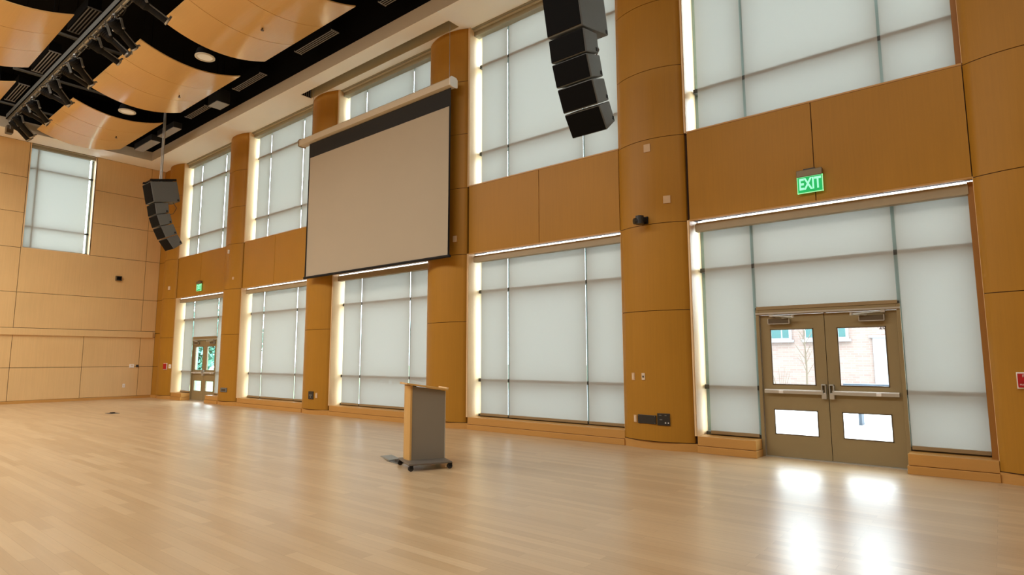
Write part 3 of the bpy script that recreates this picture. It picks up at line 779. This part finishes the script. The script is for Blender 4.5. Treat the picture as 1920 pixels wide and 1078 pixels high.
device('key_switch', 'pale plate with dark key switch on the camera pilaster', 'switch', -.799, 1.131, .062, .11, M['plate'], 4, .01, [('key_barrel', (-.014, .014, -.014, .014), M['socket'])])
device('power_outlet', 'pale outlet left of the black connection plates on the camera pilaster', 'outlet', -.979, .457, .058, .115, M['plate_tan'], 4, .01, [('socket', (-.014, .014, -.035, .035), M['plate'])])
device('connection_plate', 'long blank black plate low on the camera pilaster', 'wall plate', -.755, .462, .33, .135, M['blackplastic'], 4, .012,
       [('screw', (-.152, -.146, .048, .054), M['steel']), ('screw', (.146, .152, .048, .054), M['steel']), ('screw', (-.152, -.146, -.054, -.048), M['steel']), ('screw', (.146, .152, -.054, -.048), M['steel'])])
device('connection_plate', 'square black plate with sockets low on the camera pilaster', 'wall plate', -.474, .475, .20, .185, M['blackplastic'], 4, .014,
       [('socket', (-.07, -.03, .055, .07), M['greybar']), ('socket', (.02, .05, .055, .07), M['greybar']), ('socket', (-.06, -.02, -.012, .006), M['greybar']), ('socket', (.022, .042, -.06, -.042), M['white']), ('socket', (.068, .085, -.06, -.042), M['white'])])
device('screen_switch', 'small pale control plate beside the right edge of the projection screen', 'switch', -5.10, 3.935, .09, .13, M['plate_tan'], 3, .03)
device('connection_plate', 'black square plate low on the pilaster left of the lectern', 'wall plate', -10.2, .487, .2, .2, M['blackplastic'], 2, .014, [('socket', (-.06, .06, -.01, .02), M['greybar']), ('socket', (-.02, .02, -.06, -.02), M['greybar'])])
device('power_outlet', 'pale outlet right of the black plate on the pilaster left of the lectern', 'outlet', -10.0, .487, .07, .13, M['plate_tan'], 2, .01, [('socket', (-.014, .014, -.035, .035), M['plate'])])
device('connection_plate', 'grey plate low on the pilaster right of the far double doors', 'wall plate', -14.97, .472, .34, .13, M['greybar'], 1, .014, [('socket', (-.1, .1, -.03, .03), M['socket'])])
device('wall_sensor', 'tiny white sensor high on the pilaster right of the far exit sign', 'sensor', -15.08, 4.797, .05, .12, M['white'], 1, .04)
device('wall_plate', 'tiny blank plate on the pilaster right of the far exit sign', 'wall plate', -14.8, 3.928, .08, .08, M['plate_tan'], 1, .01)
device('wall_sensor', 'small pale box on the corner pilaster left of the far exit sign', 'sensor', -19.6, 3.975, .10, .13, M['plate'], 0, .03)
def fire_alarm(x, z, k, w, h, label, t_=True):
    t = device('fire_alarm', label, 'fire alarm', x, z, w + .03, h + .03, M['white'], k, .02)
    MB().box(-w / 2, w / 2, -.045, -.018, -h / 2, h / 2).build('red_body', M['red'], t, bevel=.004)
    MB().box(-w * .38, w * .38, -.056, -.045, -h * .12, h * .1).build('pull_handle', M['red'], t)
    if t_:
        text_part('FIRE', .042, M['white'], t, (0, -.0465, h * .32), (math.pi / 2, 0, 0)); text_part('PULL DOWN', .022, M['white'], t, (0, -.0465, -h * .30), (math.pi / 2, 0, 0))
fire_alarm(3.895, 1.17, 5, .165, .155, 'red fire alarm pull box on the pilaster at the right edge')
fire_alarm(-19.55, 1.155, 0, .14, .20, 'small red fire alarm on the far corner pilaster', False)
device('light_switch', 'white switch beside the small red fire alarm in the far corner', 'switch', -19.36, 1.158, .10, .14, M['white'], 0, .01, [('rocker', (-.02, .02, -.035, .035), M['plate'])])
def end_device(name, label, cat, y, z, w, h, mat, d=.014, parts=()):
    t = thing(name, label, cat, (XE, y, z), 0)
    MB().box(-.015, d, -w / 2, w / 2, -h / 2, h / 2).build('cover_plate', mat, t, bevel=.003)
    for nm, (a, b, c, e2), mm in parts: MB().box(d - .002, d + .006, a, b, c, e2).build(nm, mm, t)
end_device('wall_speaker', 'small dark box high on the end wall under the window', 'loudspeaker', -1.344, 4.325, .19, .17, M['bronze_dark'], .08, [('grille', (-.07, .07, -.06, .06), M['grille'])])
end_device('thermostat', 'white plate on the end wall beside a small black sensor', 'thermostat', -.71, 1.17, .15, .13, M['white'], .02, [('display', (-.04, .04, -.01, .04), M['plate'])])
end_device('wall_sensor', 'small black round sensor on the end wall beside the white plate', 'sensor', -.535, 1.168, .07, .08, M['blackplastic'], .04)
end_device('power_outlet', 'white outlet low on the end wall', 'outlet', -.92, .466, .08, .13, M['white'], .012, [('socket', (-.015, .015, -.035, .035), M['plate'])])

# PTZ camera
xk = -.70; yk = AY(xk, 4)
t = thing('security_camera', 'black camera on a bracket mounted on the curved pilaster', 'camera', (xk, yk, 3.665))
MB().box(-.06, .07, -.03, .01, -.06, .06).box(.0, .06, -.13, -.03, -.035, .035).build('wall_bracket', M['blackmetal'], t, bevel=.006)
cbm = MB(); cbm.tube((-.02, -.13, .06), (-.02, -.13, -.075), .068, 16); cbm.tube((-.02, -.13, -.02), (-.09, -.20, -.03), .05, 16)
cbm.build('camera_body', M['blackplastic'], t)
MB().tube((-.085, -.195, -.03), (-.10, -.21, -.032), .04, 14).build('lens', M['glass'], t)
MB().box(-.085, -.06, -.155, -.125, .045, .065).build('status_light', M['steel'], t)

# ------------------------------------------------------------------ outside
struct(MB().box(-14, 30, .47, 40, -.15, -.02).build('ground', M['paving']), 'pale paving outside the near doors')
struct(MB().box(-90, -14, .47, 90, -.15, -.02).build('ground', M['lawn']), 'green lawn outside the far doors')
t = thing('brick_building', 'pale brick building seen through the near door panes', 'building', (1, 13, 0))
w = MB(); w.box(-9, 12, 0, .3, 0, 3.3); w.build('wall', M['brick'], t)
MB().box(-9.1, 12.1, -.1, .5, 3.3, 3.45).build('roof', M['ext_white'], t)
for a, b in ((-3.7, -2.93), (-2.38, -1.2), (3.6, 4.8)):
    f = MB().box(a - .08, b + .08, -.06, 0, 2.02, 3.1).box(a - .15, b + .15, -.12, 0, 1.95, 2.03).build('window', M['ext_white'], t)
    MB().box(a, b - .25, -.075, -.055, 2.1, 3.02).box(b - .2, b, -.075, -.055, 2.1, 3.02).build('pane', M['ext_teal'], f)
d = MB().box(-.45, 2.1, -.05, 0, 0, 2.05).box(-.55, 2.2, -.08, 0, 2.05, 2.12).build('garage_door', M['ext_white'], t)
text_part('20', .24, M['black'], t, (-.16, -.012, 2.385), (math.pi / 2, 0, 0), name='house_number', sx=.8)
def outdoor_bench(x, y, label):
    t = thing('outdoor_bench', label, 'bench', (x, y, 0), 0, 'benches outside the near doors')
    MB().box(-.6, .6, -.2, .2, .80, .86).build('seat', M['bench'], t)
    for s_ in (-.35, .25): MB().box(s_, s_ + .06, -.15, .15, -.02, .8).build('leg', M['bench'], t)
outdoor_bench(1.55, 6.0, 'grey bench outside seen through the right near door pane')
t = thing('bare_tree', 'thin bare young tree outside the near doors', 'tree', (-1.0, 11., -.02))
b = MB()
b.tube((0, 0, 0), (.03, 0, 1.2), .035, 7, r1=.025); b.tube((.03, 0, 1.2), (.0, 0, 2.6), .025, 7, r1=.01)
for i in range(14):
    z = .9 + i * .12; a = i * 2.4; l_ = .55 - i * .02; p = Vector((.02, 0, z)); q = p + Vector((math.cos(a) * l_ * .6, math.sin(a) * l_ * .6, l_)); b.tube(p, q, .012, 5, r1=.004)
    q2 = p.lerp(q, .5); b.tube(q2, q2 + Vector((math.cos(a + 1) * .18, math.sin(a + 1) * .18, .2)), .007, 5, r1=.003)
b.build('branches', M['bark'], t)
t = thing('bare_shrub', 'small bare shrub beside the thin tree outside the near doors', 'shrub', (-1.75, 11., -.02))
b = MB()
for i in range(7):
    a = i * 1.9; b.tube((0, 0, 0), (math.cos(a) * .3, math.sin(a) * .25, 1.0 + .12 * (i % 3)), .012, 5, r1=.004)
b.build('branches', M['bark'], t)
def leafy_tree(x, y, h, r, mat, label, seed):
    rnd = random.Random(seed)
    t = thing('leafy_tree', label, 'tree', (x, y, -.02), 0, 'trees on the lawn outside the far doors')
    MB().tube((0, 0, 0), (.1, 0, h * .5), .16, 8, r1=.1).build('trunk', M['bark'], t)
    m = MB()
    for i in range(900):
        while True:
            p = Vector((rnd.uniform(-1, 1), rnd.uniform(-1, 1), rnd.uniform(-1, 1)))
            if p.length < 1: break
        p = Vector((p.x * r, p.y * r, h * .58 + p.z * h * .46)); s_ = rnd.uniform(.12, .3)
        n = Vector((rnd.uniform(-1, 1), rnd.uniform(-1, 1), rnd.uniform(-1, 1))).normalized(); a = n.orthogonal().normalized(); b2 = n.cross(a)
        m.add([p - a * s_, p + b2 * s_ * .6, p + a * s_, p - b2 * s_ * .6], [(0, 1, 2, 3)], rnd.randint(0, 1))
    m.build('foliage', [mat, M['leaf2']], t, fix=False)
for i, (x, y, h, r) in enumerate(((-38.6, 9.2, 4.6, 1.9), (-43, 13.0, 6.0, 3.0), (-31.6, 5.9, 3.4, 1.1), (-34.6, 9.6, 5.0, 1.9), (-51, 17, 7.5, 4.0))):
    leafy_tree(x, y, h, r, M['leaf'], ['leafy green tree seen through the left pane of the far doors', 'tall leafy tree behind the panes of the far doors', 'small leafy tree close outside the far doors',
                                       'leafy tree seen in the right pane of the far doors', 'tallest leafy tree farthest across the lawn'][i], 11 + i)

# ------------------------------------------------------------------ light
wd = bpy.data.worlds.new('World'); S.world = wd; wd.use_nodes = True
nt = wd.node_tree; nt.nodes.clear()
wo = nt.nodes.new('ShaderNodeOutputWorld'); bg = nt.nodes.new('ShaderNodeBackground')
bg.inputs['Color'].default_value = (.86, .95, 1.05, 1); bg.inputs['Strength'].default_value = 14.
nt.links.new(bg.outputs[0], wo.inputs[0])
def area(name, loc, sx_, sy_, power, col, rot=(0, 0, 0)):
    l_ = bpy.data.lights.new(name, 'AREA'); l_.shape = 'RECTANGLE'; l_.size = sx_; l_.size_y = sy_; l_.energy = power; l_.color = col
    o = bpy.data.objects.new(name, l_); COL.objects.link(o); o.location = loc; o.rotation_euler = rot
    return o
area('fill_light', (-14, -10.5, 9.6), 10, 4, 1600, (1, .97, .91))  # area lamps added out of view as fill to brighten the hall
area('fill_light', (-3, -10.5, 9.6), 9, 4, 800, (1, .97, .91))
area('fill_light', (6, -8, 9.6), 6, 8, 350, (1, .97, .91))

# ------------------------------------------------------------------ camera
yaw, pitch, roll = .6832256932, .1173333475, -.00197376
f = Vector((-math.sin(yaw) * math.cos(pitch), math.cos(yaw) * math.cos(pitch), math.sin(pitch)))
r = Vector((math.cos(yaw), math.sin(yaw), 0)); u = r.cross(f)
r2 = math.cos(roll) * r + math.sin(roll) * u; u2 = -math.sin(roll) * r + math.cos(roll) * u
cam = bpy.data.cameras.new('camera'); co = bpy.data.objects.new('camera', cam); COL.objects.link(co)
cam.sensor_fit = 'HORIZONTAL'; cam.sensor_width = 36; cam.lens = 1120.174 / 1920 * 36; cam.clip_end = 300
mt = Matrix((r2, u2, -f)).transposed().to_4x4(); mt.translation = Vector((3.686388, -9.0, 1.432472))
co.matrix_world = mt
S.camera = co
S.view_settings.view_transform = 'Standard'
S.view_settings.look = 'None'
S.view_settings.exposure = 0.
S.cycles.max_bounces = 10; S.cycles.diffuse_bounces = 6; S.cycles.glossy_bounces = 4; S.cycles.transparent_max_bounces = 12; S.cycles.transmission_bounces = 6
S.cycles.sample_clamp_indirect = 6.
